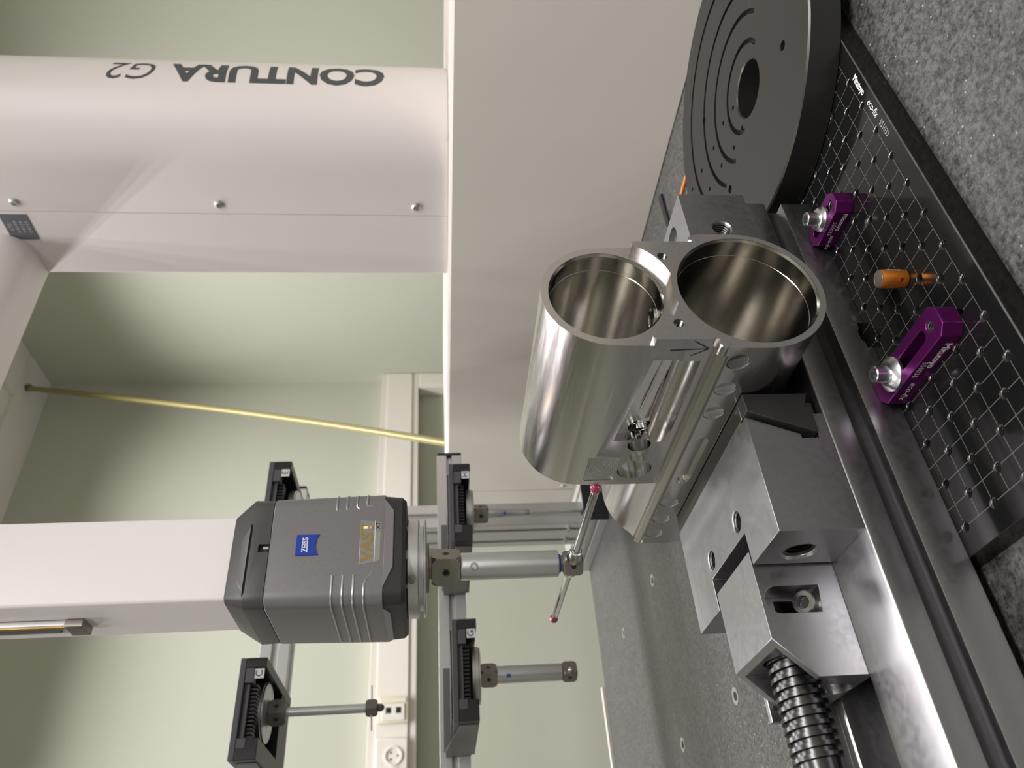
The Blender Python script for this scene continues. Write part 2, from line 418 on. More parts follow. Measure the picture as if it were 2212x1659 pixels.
# ------------------------------------------------------------------ ram and probe head
AX, AY = 254.0, 579.5
t = thing('measuring_ram', 'pale pinkish white vertical machine ram above the probe head', 'machine ram', (AX, AY, 431))
obj('body', MB().prism(rrect(221, 287, 547.5, 612, 3), 'z', 431, 1100), M['ram_paint'], t, angle=25)
e = obj('scale_rail', MB().prism(rrect(216.2, 220.8, 574, 590, 1), 'z', 545, 1090), M['extrusion'], t)
obj('scale_glass', MB().box(215.6, 216.4, 580, 586, 556, 1090), M['rack_grey'], e)
obj('scale_edge', MB().box(215.2, 216.3, 574.6, 578.5, 552, 1090), M['gold'], e)
obj('end_cap', MB().prism(rrect(214.8, 220.9, 573, 592, 1), 'z', 538, 551), M['bronze'], e, .5)
t = thing('ram_carriage', 'white carriage carrying the machine ram on the beam', 'machine carriage', (AX, 640, 700))
obj('housing', MB().prism(rrect(170, 340, 616, 640, 8), 'z', 700, 1180), M['white_paint'], t)

t = thing('probe_head', 'grey and charcoal scanning probe head with blue logo badge', 'probe head', (AX, AY, 304))
hx0, hx1, hy0, hy1 = 209, 299, 533.5, 625.5
def sect(z, d, r): return [(x, y, z) for x, y in rrect(hx0+d, hx1-d, hy0+d, hy1-d, r, 6)]
def loft(secs):
    mb = MB(); n = len(secs[0]); vs = sum(secs, []); fs = []
    for j in range(len(secs)-1):
        for k in range(n): fs.append((j*n+k, j*n+(k+1) % n, (j+1)*n+(k+1) % n, (j+1)*n+k))
    fs += [tuple(range(n))[::-1], tuple(range((len(secs)-1)*n, len(secs)*n))]
    return mb.add(vs, fs)
shell = obj('shell', loft([sect(320, .2, 10), sect(321, 0, 10), sect(402.6, 1.6, 10), sect(403.4, 2.2, 10)]), M['head_grey'], t, angle=28)
# tongue of the shell that reaches down into the base
obj('shell_tongue', MB().prism([(220, 320.2), (236, 313), (282, 313), (292, 320.2)], 'y', hy0+.1, hy0+5), M['head_grey'], t, .5)
obj('shell_tongue', MB().prism([(hy0+12, 320.2), (hy0+22, 315), (hy1-14, 315), (hy1-6, 320.2)], 'x', hx0+.1, hx0+5), M['head_grey'], t, .5)
base = obj('base', loft([sect(304, 4.5, 8), sect(307, 1.8, 10), sect(319.7, .9, 10)]), M['head_base'], t, angle=28)
lid = [sect(403.8, 2, 10), sect(417.5, 1.8, 9)]
def lidtop(z, dx0, dx1, dy0, dy1, r): return [(x, y, z) for x, y in rrect(hx0+dx0, hx1-dx1, hy0+dy0, hy1-dy1, r, 6)]
lid += [lidtop(418.5, 2.2, 2.2, 2.2, 2.2, 8), lidtop(430.5, 6, 17, 3.4, 26, 4), lidtop(431, 6.6, 17.6, 4, 26.6, 4)]
lo_ = obj('lid', loft(lid), M['head_dark'], t, angle=24)
cut(lo_, [MB().box(251.5, 257.5, 530, 540, 402, 411.5)])
obj('latch_pin', MB().cyl((254.5, 536.5, 403.8), (254.5, 536.5, 408), 1.6, n=16), M['zinc'], t)
obj('lid_blister', loft([[(x, y, 418.3) for x, y in rrect(216, 276, 533.6, 548, 6)], [(x, y, 424) for x, y in rrect(226, 266, 536.4, 546, 6)]]), M['head_dark'], t)
for k, z in enumerate((356.2, 348.6, 341.0, 333.4)):
    rr = 10; d = .05+1.6*(z-321)/82
    x0, x1, yy0, yy1 = hx0+d, hx1-d, hy0+d, hy1-d
    a = [(x0, yy1-12, z), (x0, yy0+rr, z)]+[(x0+rr-rr*math.cos(R(q)), yy0+rr-rr*math.sin(R(q)), z) for q in range(10, 91, 10)]
    a += [(x0+14, yy0, z), (x0+21-(k == 3)*4, yy0+.1, z-(k == 3)*1.2), (x0+21+(k == 3)*2, yy0+.6, z-(k >= 2)*(k-1)*2.4)]
    obj('grip_rib', MB().tube(a, .95, 8), M['rib'], t)
    b = [(x1-15+(k == 3)*2, yy0+.6, z-(k >= 2)*(k-1)*2.2), (x1-13, yy0+.1, z), (x1-rr, yy0, z)]+[(x1-rr+rr*math.sin(R(q)), yy0+rr-rr*math.cos(R(q)), z) for q in range(10, 91, 10)]+[(x1, yy1-12, z)]
    obj('grip_rib', MB().tube(b, .95, 8), M['rib'], t)
FY = hy0+.55
bd = obj('logo_badge', MB().prism([(247, 367.6), (249.5, 369.0), (252.3, 369.8), (255.2, 370.1), (258, 369.8), (260.8, 369.0), (263.3, 367.6), (263.3, 384), (247, 384)], 'y', FY-.5, FY+2), M['blue'], t)
text(bd, 'ZEISS', 6.0, (255.1, FY-.5, 377.4), (1, 0, 0), (0, 0, 1), M['print_white'], bold=.16, off=.06, sx=.84)
vb = obj('name_badge', MB().prism([(238, 337.8), (274.2, 337.8), (272.3, 322.3), (240.6, 322.3)], 'y', FY-.6, FY+1.5), M['rib'], t, .3)
obj('silver_strip', MB().prism([(239.9, 326.6), (263.5, 326.6), (264.0, 322.8), (241.2, 322.8)], 'y', FY-.72, FY-.5), M['silver_badge'], vb)
text(vb, 'VAST', 12.6, (256, FY-.6, 332.2), (1, 0, 0), (0, 0, 1), M['gold'], bold=.34, off=.15, sx=1.06)
obj('rule', MB().box(240.5, 273.2, FY-.75, FY-.5, 326.6, 327.1), M['print_white'], vb)
text(vb, 'XT', 4.4, (269, FY-.6, 324.7), (1, 0, 0), (0, 0, 1), M['marker'], off=.12, bold=.1)
# kinematic seat below the head
obj('seat_ring', MB().lathe((AX, AY, 301), (0, 0, 1), [(28, 0), (36, 0), (37, 3.2), (28, 3.2)], 48), M['rack_grey'], t)
for a in (20, 140, 225, 262, 300):
    c = Vector((AX+33*math.cos(R(a)), AY+33*math.sin(R(a)), 0))
    obj('bearing_block', MB().box(c.x-4, c.x+4, c.y-4, c.y+4, 300, 304), M['zinc'], t, .4)

# ------------------------------------------------------------------ styli
def rot_cube(c, a, ang, ch):
    """cube with bevelled corners, turned about the vertical"""
    h = a/2; bm = bmesh.new(); bmesh.ops.create_cube(bm, size=a)
    bmesh.ops.bevel(bm, geom=bm.verts[:], offset=ch, affect='VERTICES', segments=1)
    vs = [v.co.copy() for v in bm.verts]; bm.verts.index_update(); fs = [[v.index for v in f.verts] for f in bm.faces]; bm.free()
    m = Matrix.Rotation(R(ang), 3, 'Z')
    return MB().add([m@v+Vector(c) for v in vs], fs)

def cube_part(t, c, a, ang, m=None, hole=True):
    o = obj('cube_joint', rot_cube(c, a, ang, a*.19), m or M['bronze'], t, .3)
    if hole:
        for k in range(4):
            n = Matrix.Rotation(R(ang+90*k), 3, 'Z')@Vector((1, 0, 0)); p = Vector(c)+n*(a/2-.05)
            obj('thread_hole', MB().lathe(p, n, [(a*.14, 0), (a*.14, .22), (a*.10, .22), (a*.095, .05), (.01, .02)], 20, False), M['hole_dark'], o)
            obj('hole_bottom', MB().cyl(p+n*.02, p+n*.12, a*.095, n=16), M['void'], o)
    return o

t = thing('stylus_assembly', 'probe stylus with silver tube and two ruby balls under the probe head', 'stylus', (AX, AY, 171.5))
obj('adapter_plate', MB().lathe((AX, AY, 294.8), (0, 0, 1), [(38, 0), (38.6, .5), (38.6, 8), (38, 8.4)], 64), M['silver'], t)
obj('spacer_disc', MB().lathe((AX, AY, 291), (0, 0, 1), [(33, 0), (33, 3.8)], 48), M['silver'], t)
obj('guard_disc', MB().lathe((AX, AY, 289.2), (0, 0, 1), [(37.4, 0), (38, .6), (38, 1.4), (37.6, 1.9)], 64), M['silver'], t)
obj('hub', MB().lathe((AX, AY, 285), (0, 0, 1), [(9, 0), (9, 2), (19, 2.2), (19.6, 3), (19.6, 4.2)], 40), M['bronze'], t)
obj('locating_pin', MB().cyl((AX-22, AY-31, 299.8), (AX-24.6, AY-34.8, 299.8), 3, n=20), M['bronze'], t)
cube_part(t, (AX, AY, 273.9), 22.6, 45)
obj('extension_tube', MB().lathe((AX, AY, 184), (0, 0, 1), [(10.2, 0), (10.8, .5), (10.8, 77.6), (10.6, 78.2)], 40), M['silver'], t)
sc = obj('clamp_screw', MB().lathe((AX-10.6*math.cos(R(65)), AY-10.6*math.sin(R(65)), 252), (-math.cos(R(65)), -math.sin(R(65)), 0), [(3.4, 0), (3.2, .5), (1.8, .6), (1.6, .1), (.01, .1)], 20, False), M['chrome'], t)
obj('collar', MB().cyl((AX, AY, 182), (AX, AY, 184), 7.4, n=32), M['blue'], t)
obj('neck', MB().cyl((AX, AY, 178), (AX, AY, 182), 6.5, n=28), M['bronze'], t)
cube_part(t, (AX, AY, 172), 15.5, 45, M['bronze'])
for sgn, yb, ys in ((-1, 456.5, 460.5), (1, 705, 701)):
    y0_ = AY+sgn*9
    obj('stylus_collar', MB().lathe((AX, y0_, 172), (0, sgn, 0), [(6, 0), (6, 6), (5.2, 8), (4.6, 14 if sgn < 0 else 11), (3.4, 14.6 if sgn < 0 else 11.6)], 28), M['chrome'], t)
    obj('stylus_shaft', MB().lathe((AX, y0_+sgn*10, 172), (0, sgn, 0), [(3.0, 0), (2.85, abs(ys-y0_)-13), (1.9, abs(ys-y0_)-10)], 24), M['chrome'], t)
    obj('ruby_ball', MB().sphere((AX, yb, 172.5), 4.05, 28), M['ruby'], t)

# ------------------------------------------------------------------ tool rack with four holders
t = thing('tool_rack', 'aluminium profile rack standing at the back of the granite table', 'rack', (610, 1220, 0))
def profile(mb, ax, a0, a1, u0, u1, v0, v1, gu=(), gv=()):
    """rectangular extrusion along ax with grooves at mid faces"""
    g = 4.2; dp = 7
    pts = []
    def run(p, q, cuts, inward):
        L = [p]; d = (Vector(q)-Vector(p)); ln = d.length; d.normalize(); n = Vector(inward)
        for c in cuts:
            for (s_, dep) in ((c-g, 0), (c-g, dp), (c+g, dp), (c+g, 0)): L.append(tuple(Vector(p)+d*s_+n*dep))
        return L
    pts += run((u0, v0), (u1, v0), gu, (0, 1)); pts += run((u1, v0), (u1, v1), gv, (-1, 0))
    pts += run((u1, v1), (u0, v1), [(u1-u0)-c for c in gu][::-1], (0, -1)); pts += run((u0, v1), (u0, v0), [(v1-v0)-c for c in gv][::-1], (1, 0))
    return mb.prism(pts, ax, a0, a1)
obj('foot', profile(MB(), 'y', 1132, 1339, 570, 650, .0, 40, (20, 60), (20,)), M['extrusion'], t, .6)
obj('end_cap', MB().prism(rrect(570, 650, 0, 40, 2), 'y', 1127, 1131.9), M['rack_black'], t, .4)
obj('post', profile(MB(), 'z', 40.2, 560, 570, 610, 1142, 1222, (20,), (20, 60)), M['extrusion'], t, .6)
r1_ = obj('rail', profile(MB(), 'x', -60, 681, 1101.5, 1141.5, 240, 280.5, (20,), (20.2,)), M['extrusion'], t, .6)
obj('rail', profile(MB(), 'x', -60, 624, 1101.5, 1141.5, 488, 528.5, (20,), (20.2,)), M['extrusion'], t, .6)
for z, xe in ((240, 681.2), (488, 624.2)): obj('end_cap', MB().prism(rrect(1101.5, 1141.5, z, z+40.5, 2), 'x', xe, xe+4.8), M['rack_black'], t, .4)
for (y, z) in ((1162, 62), (1202, 62)):
    obj('bolt', MB().lathe((569.9, y, z), (-1, 0, 0), [(5, 0), (5, 3), (2.5, 3), (2.5, 1), (.01, 1)], 16, False), M['zinc'], t)

def holder(letter, x0, x1, z0, label):
    z1 = z0+30; y0, y1 = 924, 1101
    t = thing('stylus_holder', label, 'tool holder', ((x0+x1)/2, 1012, z0), 'stylus holders on the rack')
    k = (x1-x0)/118
    obj('arm', MB().prism(rrect(x1-12*k, x1, y0, y1-2, 1), 'z', z0, z1-7), M['rack_black'], t, .6)
    obj('arm', MB().prism(rrect(x0, x0+24*k, y0, y1-2, 1), 'z', z0, z1-7), M['rack_black'], t, .6)
    obj('side_plate', MB().prism([(y0+14, z0+1), (y1-1, z0+5), (y1-1, z1+8), (y1-38, z1+8), (y0+14, z1-8)], 'x', x0-1.6, x0-.1), M['rack_side'], t, .3)
    obj('top_frame', MB().prism([(x0, y0), (x1, y0), (x1, y1-1), (x0, y1-1)], 'z', z1-6.8, z1), M['rack_grey'], t, .8)
    obj('smoked_cover', MB().prism([(x0+8, y0+16), (x1-8, y0+16), (x1-8, y1-12), (x0+8, y1-12)], 'z', z1+.1, z1+2), M['navy_glass'], t, .5)
    obj('back_block', MB().box(x0+24*k, x1-12*k, y1-60, y1-2, z0+1, z1-7), M['rack_black'], t, .5)
    obj('mounting_plate', MB().box(x0+5, x1-5, y1-1, y1+.4, z0+2, z1+10), M['rack_side'], t)
    obj('jaw_block', MB().box(x1-30*k, x1-12.2*k, y0+.5, y0+12, z0+13, z1-7.2), M['rack_grey'], t, .5)
    obj('jaw_block', MB().box(x0+13*k, x0+24*k, y0-.6, y0+12, z0+13, z1-7.2), M['rack_grey'], t, .5)
    obj('cover_slide', MB().box(x0+24.2*k, x1-30.2*k, y0+6, y0+10, z0+17, z1-7.2), M['rack_grey'], t, .4)
    br = MB()
    for q in range(14):
        xx = x0+26*k+q*(60*k/13); br.box(xx, xx+2.6*k, y0+10.2, y0+26, z0+9.5, z1-8)
    obj('brush_strip', br, M['rack_black'], t)
    lb = obj('label_plate', MB().box(x1-24, x1-13, y0-1, y0-.1, z0+1.5, z0+12), M['label_white'], t, .2)
    text(lb, letter, 11.2, (x1-18.5, y0-1, z0+6.9), (1, 0, 0), (0, 0, 1), M['marker'], off=.1, bold=.1)
    return t
holder('H', 440, 557.6, 234.8, 'black stylus holder marked H on the lower rack rail')
holder('G', 219.5, 337.5, 234.8, 'black stylus holder marked G on the lower rack rail')
holder('E', 449, 566.8, 477.5, 'black stylus holder marked E on the upper rack rail behind the probe head')
holder('C', 192, 301.5, 478.4, 'black stylus holder marked C on the upper rack rail')

def spare(x, z, kind, label):
    y = 985
    t = thing('spare_stylus', label, 'stylus', (x, y, z), 'spare styli in the rack holders')
    obj('adapter_plate', MB().lathe((x, y, z+13), (0, 0, 1), [(34, 0), (34.6, .5), (34.6, 8), (34, 8.4)], 56), M['silver'], t)
    obj('guard_disc', MB().lathe((x, y, z+10.8), (0, 0, 1), [(33, 0), (33.4, .5), (33.4, 1.9)], 56), M['silver'], t)
    obj('hub', MB().lathe((x, y, z+9), (0, 0, 1), [(8, 0), (8, 1), (15, 1.2), (15, 2)], 32), M['bronze'], t)
    cube_part(t, (x, y, z), 21, 45 if kind != 'C' else 30, M['bronze'] if kind != 'C' else M['rack_side'])
    if kind == 'G':
        obj('extension_tube', MB().lathe((x, y, z-92), (0, 0, 1), [(10, 0), (10.4, .4), (10.4, 82)], 36), M['silver'], t)
        obj('logo_mark', MB().box(x-6.2, x-2.4, y-10.6, y-8.8, z-27, z-22), M['blue'], t)
        o = cube_part(t, (x, y, z-102), 18, 20, M['bronze'])
        obj('star_screw', MB().lathe((x-1, y-9.6, z-102), (-.35, -.93, 0), [(4.6, 0), (3.2, 3.5), (.01, 5)], 12, False), M['chrome'], t)
    if kind == 'H':
        obj('extension_tube', MB().lathe((x, y, z-62), (0, 0, 1), [(5, 0), (5.6, .4), (5.6, 28), (7, 32), (7, 52)], 30), M['silver'], t)
        obj('logo_mark', MB().box(x-4.4, x-.6, y-5.9, y-4, z-36, z-32), M['blue'], t)
        obj('collar', MB().lathe((x, y, z-70), (0, 0, 1), [(4, 0), (5.4, 3), (5.4, 8)], 24), M['zinc'], t)
        obj('stylus_shaft', MB().cyl((x, y, z-132), (x, y, z-70), 2.1, n=16), M['zinc'], t)
    if kind == 'C':
        obj('extension_tube', MB().cyl((x, y, z-104), (x, y, z-10), 5.3, n=28), M['silver'], t)
        cube_part(t, (x, y, z-111), 14, 30, M['rack_side'], False)
        obj('end_stub', MB().lathe((x, y, z-126), (0, 0, 1), [(2, 0), (4.4, 3), (4.4, 8)], 20), M['rack_grey'], t)
        obj('needle', MB().tube([(x-26, y, z-112), (x-8, y, z-111)], .9, 8), M['zinc'], t)
        obj('needle', MB().tube([(x+26, y, z-110), (x+8, y, z-111)], .9, 8), M['zinc'], t)
    if kind == 'E':
        obj('extension_tube', MB().cyl((x, y, z-60), (x, y, z-9), 8, n=28), M['silver'], t)
spare(510.7, 219.3, 'H', 'slim spare stylus hanging below holder H')
spare(286.5, 219, 'G', 'spare stylus with thick silver tube hanging below holder G')
spare(254.8, 472.5, 'C', 'spare stylus with thin grey rod hanging below holder C')
spare(515, 462, 'E', 'spare stylus mostly hidden behind the probe head in holder E')

# ------------------------------------------------------------------ perforated base plate
PZ = 14.5; GX, GY = 260.3, 261.2; GP = 12.55
px0, px1, py0, py1 = 146.4, 646.4, 249.4, 500
t = thing('base_plate', 'black anodised fixture plate with a grid of threaded holes', 'fixture plate', (400, 375, 0))
DC = Vector((555, 341.5)); DR = 128.8; HC = Vector((529, 324.4)); HR = 22.2
I = range(-8, 31); J = range(0, 8)
def is_hole(i, j):
    if (i+j) % 2: return False
    p = Vector((GX+GP*i, GY+GP*j))
    if (p-HC).length < HR+3: return True
    if (p-DC).length < DR-2: return False
    if p.y > 341 and p.x < 418: return False
    return True
mb = MB(); hs = GP/2; nseg = 16
xa, xb = GX+GP*I[0]-hs, GX+GP*I[-1]+hs; ya, yb = GY-hs, GY+GP*J[-1]+hs
HR_ = 3.0
for j in J:
    for i in I:
        cx, cy = GX+GP*i, GY+GP*j
        if is_hole(i, j):
            sq = []
            for k in range(nseg):
                a = 2*math.pi*k/nseg; c_, s_ = math.cos(a), math.sin(a); q = hs/max(abs(c_), abs(s_)); sq.append((cx+c_*q, cy+s_*q, PZ))
            ci = [(cx+HR_*math.cos(2*math.pi*k/nseg), cy+HR_*math.sin(2*math.pi*k/nseg), PZ) for k in range(nseg)]
            mb.add(sq+ci, [(k, (k+1) % nseg, nseg+(k+1) % nseg, nseg+k) for k in range(nseg)])
        else:
            mb.add([(cx-hs, cy-hs, PZ), (cx+hs, cy-hs, PZ), (cx+hs, cy+hs, PZ), (cx-hs, cy+hs, PZ)], [(0, 1, 2, 3)])
for (a, b, c, d) in ((px0, px1, py0+.6, ya), (px0, px1, yb, py1), (px0, xa, ya, yb), (xb, px1, ya, yb)):
    mb.add([(a, c, PZ), (b, c, PZ), (b, d, PZ), (a, d, PZ)], [(0, 1, 2, 3)])
top = obj('top_face', mb, M['black_anod'], t, angle=None)
for p in top.data.polygons:
    if p.normal.z < 0: p.flip()
side = MB()
z_ = PZ-.6
side.add([(px0, py0, 0), (px1, py0, 0), (px1, py1, 0), (px0, py1, 0), (px0, py0, z_), (px1, py0, z_), (px1, py1, z_), (px0, py1, z_)],
         [(0, 3, 2, 1), (0, 1, 5, 4), (1, 2, 6, 5), (2, 3, 7, 6), (3, 0, 4, 7)])
obj('body', side, M['black_anod'], t, angle=None)
obj('edge_chamfer', MB().add([(px0, py0, z_), (px1, py0, z_), (px1, py0+.6, PZ), (px0, py0+.6, PZ)], [(0, 1, 2, 3)]), M['worn_edge'], t, angle=None)
obj('edge_chamfer', MB().add([(px0, py0, z_), (px0, py1, z_), (px0+.02, py1, PZ), (px0+.02, py0, PZ)], [(3, 2, 1, 0)]), M['worn_edge'], t, angle=None)
prof = [(HR_, 0), (2.75, -.35)]
for k in range(6): prof += [(2.75, -.5-k*1.0), (2.2, -.8-k*1.0), (2.2, -1.05-k*1.0), (2.75, -1.35-k*1.0)]
hm = hb = None
for j in J:
    for i in I:
        if not is_hole(i, j): continue
        cx, cy = GX+GP*i, GY+GP*j
        if hm is None:
            hm = obj('threaded_hole', MB().lathe((0, 0, 0), (0, 0, 1), prof, 16, False), M['hole_dark']); 
            me_h = hm.data; bpy.data.objects.remove(hm)
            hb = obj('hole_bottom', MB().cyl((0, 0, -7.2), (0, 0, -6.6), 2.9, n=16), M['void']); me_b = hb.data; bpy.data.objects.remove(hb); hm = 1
        o = bpy.data.objects.new('threaded_hole', me_h); col.objects.link(o); o.parent = t; o.location = (Vector((cx, cy, PZ))-ORG[t.name])*S
        o2 = bpy.data.objects.new('hole_bottom', me_b); col.objects.link(o2); o2.parent = o
def line(p, q, holes):
    mb = MB(); p = Vector(p); q = Vector(q); d = (q-p).normalized(); n = Vector((-d.y, d.x))*.115; L = (q-p).length
    ts = sorted([(h-p).dot(d) for h in holes]); segs = []; s0 = 0
    for h in ts: segs.append((s0, h-HR_-.1)); s0 = h+HR_+.1
    segs.append((s0, L))
    for a, b in segs:
        if b-a < .5: continue
        A = p+d*a; B = p+d*b
        mb.add([(A.x+n.x, A.y+n.y, PZ+.04), (B.x+n.x, B.y+n.y, PZ+.04), (B.x-n.x, B.y-n.y, PZ+.04), (A.x-n.x, A.y-n.y, PZ+.04)], [(0, 1, 2, 3)])
    if mb.F: obj('grid_line', mb, M['scribe'], t, angle=None)
for j in J:
    y = GY+GP*j; line((GX+GP*I[0], y), (GX+GP*I[-1], y), [Vector((GX+GP*i, y)) for i in I if is_hole(i, j)])
for i in I:
    x = GX+GP*i; line((x, GY), (x, GY+GP*J[-1]), [Vector((x, GY+GP*j)) for j in J if is_hole(i, j)])
text(t, 'Mitutoyo', 6.2, (424, 255.4, PZ), (-1, 0, 0), (0, -1, 0), M['print_white'], bold=.16, sx=.8)
text(t, 'eco-fix', 6.6, (399.5, 255.2, PZ), (-1, 0, 0), (0, -1, 0), M['print_white'], shear=.35, sx=.85)
text(t, '551033', 5.2, (379, 255.4, PZ), (-1, 0, 0), (0, -1, 0), M['print_dim'], sx=.9)

# ------------------------------------------------------------------ clamps and pin on the plate
def socket_screw(t, x, y, z, rw, zh, rh):
    obj('washer', MB().lathe((x, y, z), (0, 0, 1), [(rw, 0), (rw, 1.8), (rw-.6, 2.4), (rh+2.4, 4.2), (rh+1.6, 4.6)], 36), M['zinc'], t)
    h = obj('screw_head', MB().lathe((x, y, z+4.4), (0, 0, 1), [(rh, 0), (rh, zh-.5), (rh-.5, zh), (rh*.62, zh), (rh*.58, zh-3.4), (.01, zh-3.4)], 6 if False else 30, False), M['zinc'], t)
    hexv = circle(x, y, rh*.56, 6, .4)
    obj('hex_socket', MB().prism(hexv, 'z', z+4.4+zh-3.2, z+4.4+zh-3.0), M['void'], h)
def clamp(label, x0, x1, y0, y1, sy, slot, thr, num):
    z0, z1 = PZ+.05, 26.2; ch = 5
    t = thing('clamp_block', label, 'clamp', ((x0+x1)/2, (y0+y1)/2, PZ), 'purple clamps on the fixture plate')
    xm = (x0+x1)/2
    b = obj('body', MB().prism([(x0+ch, y0), (x1-ch, y0), (x1, y0+ch), (x1, y1-ch), (x1-ch, y1), (x0+ch, y1), (x0, y1-ch), (x0, y0+ch)], 'z', z0, z1), M['purple'], t)
    w = 3.6
    sl = [(xm+w*math.cos(R(a)), slot[0]+w*math.sin(R(a))) for a in range(180, 361, 15)]+[(xm+w*math.cos(R(a)), slot[1]+w*math.sin(R(a))) for a in range(0, 181, 15)]
    cut(b, [MB().prism(sl, 'z', z0-2, z1+2), MB().cyl((xm, thr, z0+1), (xm, thr, z1+2), 3.1, n=24)], bevel=.45)
    pr_ = [(3.05, 0)]
    for k in range(6): pr_ += [(3.05, -.4-k*1.2), (2.5, -.8-k*1.2), (2.5, -1.0-k*1.2), (3.05, -1.4-k*1.2)]
    obj('threaded_hole', MB().lathe((xm, thr, z1-.6), (0, 0, 1), pr_, 20, False), M['hole_dark'], t)
    socket_screw(t, xm, sy, z1, 10 if num == '551036' else 8.3, 7.5, 4.6)
    L = y1-y0
    if num == '551036':
        text(t, 'Mitutoyo', 5.6, (x0, y0+21, z0+4.2), (0, 1, 0), (0, 0, -1), M['print_pale'], bold=.14)
        text(t, num, 4.4, (x0, y0+33, z0+8.6), (0, 1, 0), (0, 0, -1), M['print_pale'])
        text(t, 'eco-fix', 5.6, (x0, y0+52, z0+5.6), (0, 1, 0), (0, 0, -1), M['print_pale'], shear=.3)
    else:
        text(t, 'Mitutoyo', 4.3, (x0, y0+13.5, z0+4), (0, 1, 0), (0, 0, -1), M['print_pale'], bold=.12, sx=.9)
        text(t, num, 3.8, (x0, y0+19, z0+8.2), (0, 1, 0), (0, 0, -1), M['print_pale'])
        text(t, 'eco-fix', 4.3, (x0, y0+30.5, z0+5), (0, 1, 0), (0, 0, -1), M['print_pale'], shear=.3)
    return t
clamp('long purple clamp with a wide zinc screw nearest the camera', 237.2, 257, 273.6, 342.6, 323, (292, 330), 282.8, '551036')
clamp('short purple clamp with a zinc screw beside the far end of the vise', 366.5, 384.5, 303.8, 342.6, 322.6, (316, 334), 311, '551035')

t = thing('magnet_pin', 'small orange cylinder with a silver magnet top standing on the plate', 'pin', (294.6, 296, PZ))
px, py = 294.6, 296
b = obj('sleeve', MB().lathe((px, py, PZ), (0, 0, 1), [(4.9, 0.05), (5.3, .5), (5.3, 15), (5.0, 15.5)], 40), M['orange'], t)
dv = Vector((-.80, -.60, 0))
cut(b, [MB().cyl(Vector((px, py, PZ+4.2))+dv*2, Vector((px, py, PZ+4.2))+dv*8, 1.5, n=20)])
obj('rim', MB().lathe((px, py, PZ+15.3), (0, 0, 1), [(5.05, 0), (5.0, .3), (4.1, .3), (4.1, 0)], 40), M['steel_edge'], t)
obj('magnet', MB().cyl((px, py, PZ+14.8), (px, py, PZ+15.75), 3.7, n=32), M['zinc'], t)
def pinwrap(x, y):
    a = R(-62)+y/5.36; return (px+5.36*math.cos(a), py+5.36*math.sin(a), PZ+8+(-x))
text(t, 'Mitutoyo', 2.4, (0, 0, 0), (0, 0, 1), (0, 1, 0), M['print_pale'], wrap=pinwrap, bold=.05)

# ------------------------------------------------------------------ round black disc
DZ = 37.0
t = thing('round_fixture_disc', 'large round black disc with curved grooves resting on the fixture plate', 'fixture disc', (DC.x, DC.y, PZ))
ARC = [((536.4, 328), 33.9, 112), ((542, 332.4), 55.6, 100), ((548.1, 336.6), 75.9, 92), ((558, 344), 98.5, 86)]
disc = obj('body', MB().lathe((DC.x, DC.y, PZ+.05), (0, 0, 1), [(DR-1, 0), (DR, .8), (DR, DZ-PZ-1.1), (DR-1, DZ-PZ-.05)], 200), M['disc_black'], t)
def arc_cutter(c, r, half, w=2.2, dep=4.2):
    vs = []; fs = []; N = 90
    for k in range(N+1):
        a = R(33-half+2*half*k/N); u = min(k, N-k)/N*2*half
        z = DZ-dep*min(1, math.sqrt(min(1, u/14)))+.01*(u < .01); ca, sa = math.cos(a), math.sin(a)
        for (dr, zz) in ((-w, DZ+3), (w, DZ+3), (w*.8, z), (-w*.8, z)): vs.append((c[0]+(r+dr)*ca, c[1]+(r+dr)*sa, zz))
    for k in range(N):
        for q in range(4): fs.append((k*4+q, k*4+(q+1) % 4, (k+1)*4+(q+1) % 4, (k+1)*4+q))
    fs += [(0, 1, 2, 3), (N*4+3, N*4+2, N*4+1, N*4)]
    return MB().add(vs, fs)
cutters = [MB().lathe((HC.x, HC.y, PZ-3), (0, 0, 1), [(HR-.7, 0), (HR-.7, DZ-PZ+2), (HR+.8, DZ-PZ+3.5)], 96)]+[arc_cutter(*a) for a in ARC]
DOTS = [(543.3, 350.5), (551.9, 370.8), (514.1, 349.3), (594.1, 397.3), (554.7, 397.6), (516.2, 369.6), (563.9, 428.9), (527.4, 395.4), (571.5, 456.0), (534.8, 426.0), (496.6, 395.6), (497.4, 271.6)]
for k, (x, y) in enumerate(DOTS): cutters.append(MB().cyl((x, y, DZ-6), (x, y, DZ+2), 3.6 if k in (3, 10, 11) else 2.0, n=20))
cut(disc, cutters, bevel=.22)
obj('rim_chamfer', MB().lathe((DC.x, DC.y, DZ), (0, 0, 1), [(DR+.04, -1.12), (DR-1.05, .03)], 200, False), M['dark_steel'], t)

# ------------------------------------------------------------------ the vise
t = thing('machine_vise', 'ground steel precision vise clamping the aluminium part', 'vise', (230, 417, PZ))
VY0, VY1, VZ0, VZ1 = 343.0, 491.0, PZ+.05, 63.0
bed = [(VY0, VZ0), (VY0, 36), (VY0+9, 36), (VY0+9, 48.3), (VY0, 48.3), (VY0, VZ1-.8), (VY0+.8, VZ1), (386, VZ1), (386, 46), (392, 46), (392, 30), (440, 30), (440, 54), (449, 54), (449, VZ1),
       (VY1, VZ1), (VY1, 48.3), (VY1-9, 48.3), (VY1-9, 36), (VY1, 36), (VY1, VZ0)]
b = obj('bed', MB().prism(bed, 'x', -60, 415.5), M['steel'], t, .5)
cut(b, [MB().cyl((293, VY0-5, VZ0-4), (293, VY0+8, VZ0-4), 10.5, n=40), MB().box(283, 303, VY0-1, VY0+5, VZ0-1, VZ0+4.5)], bevel=.45)
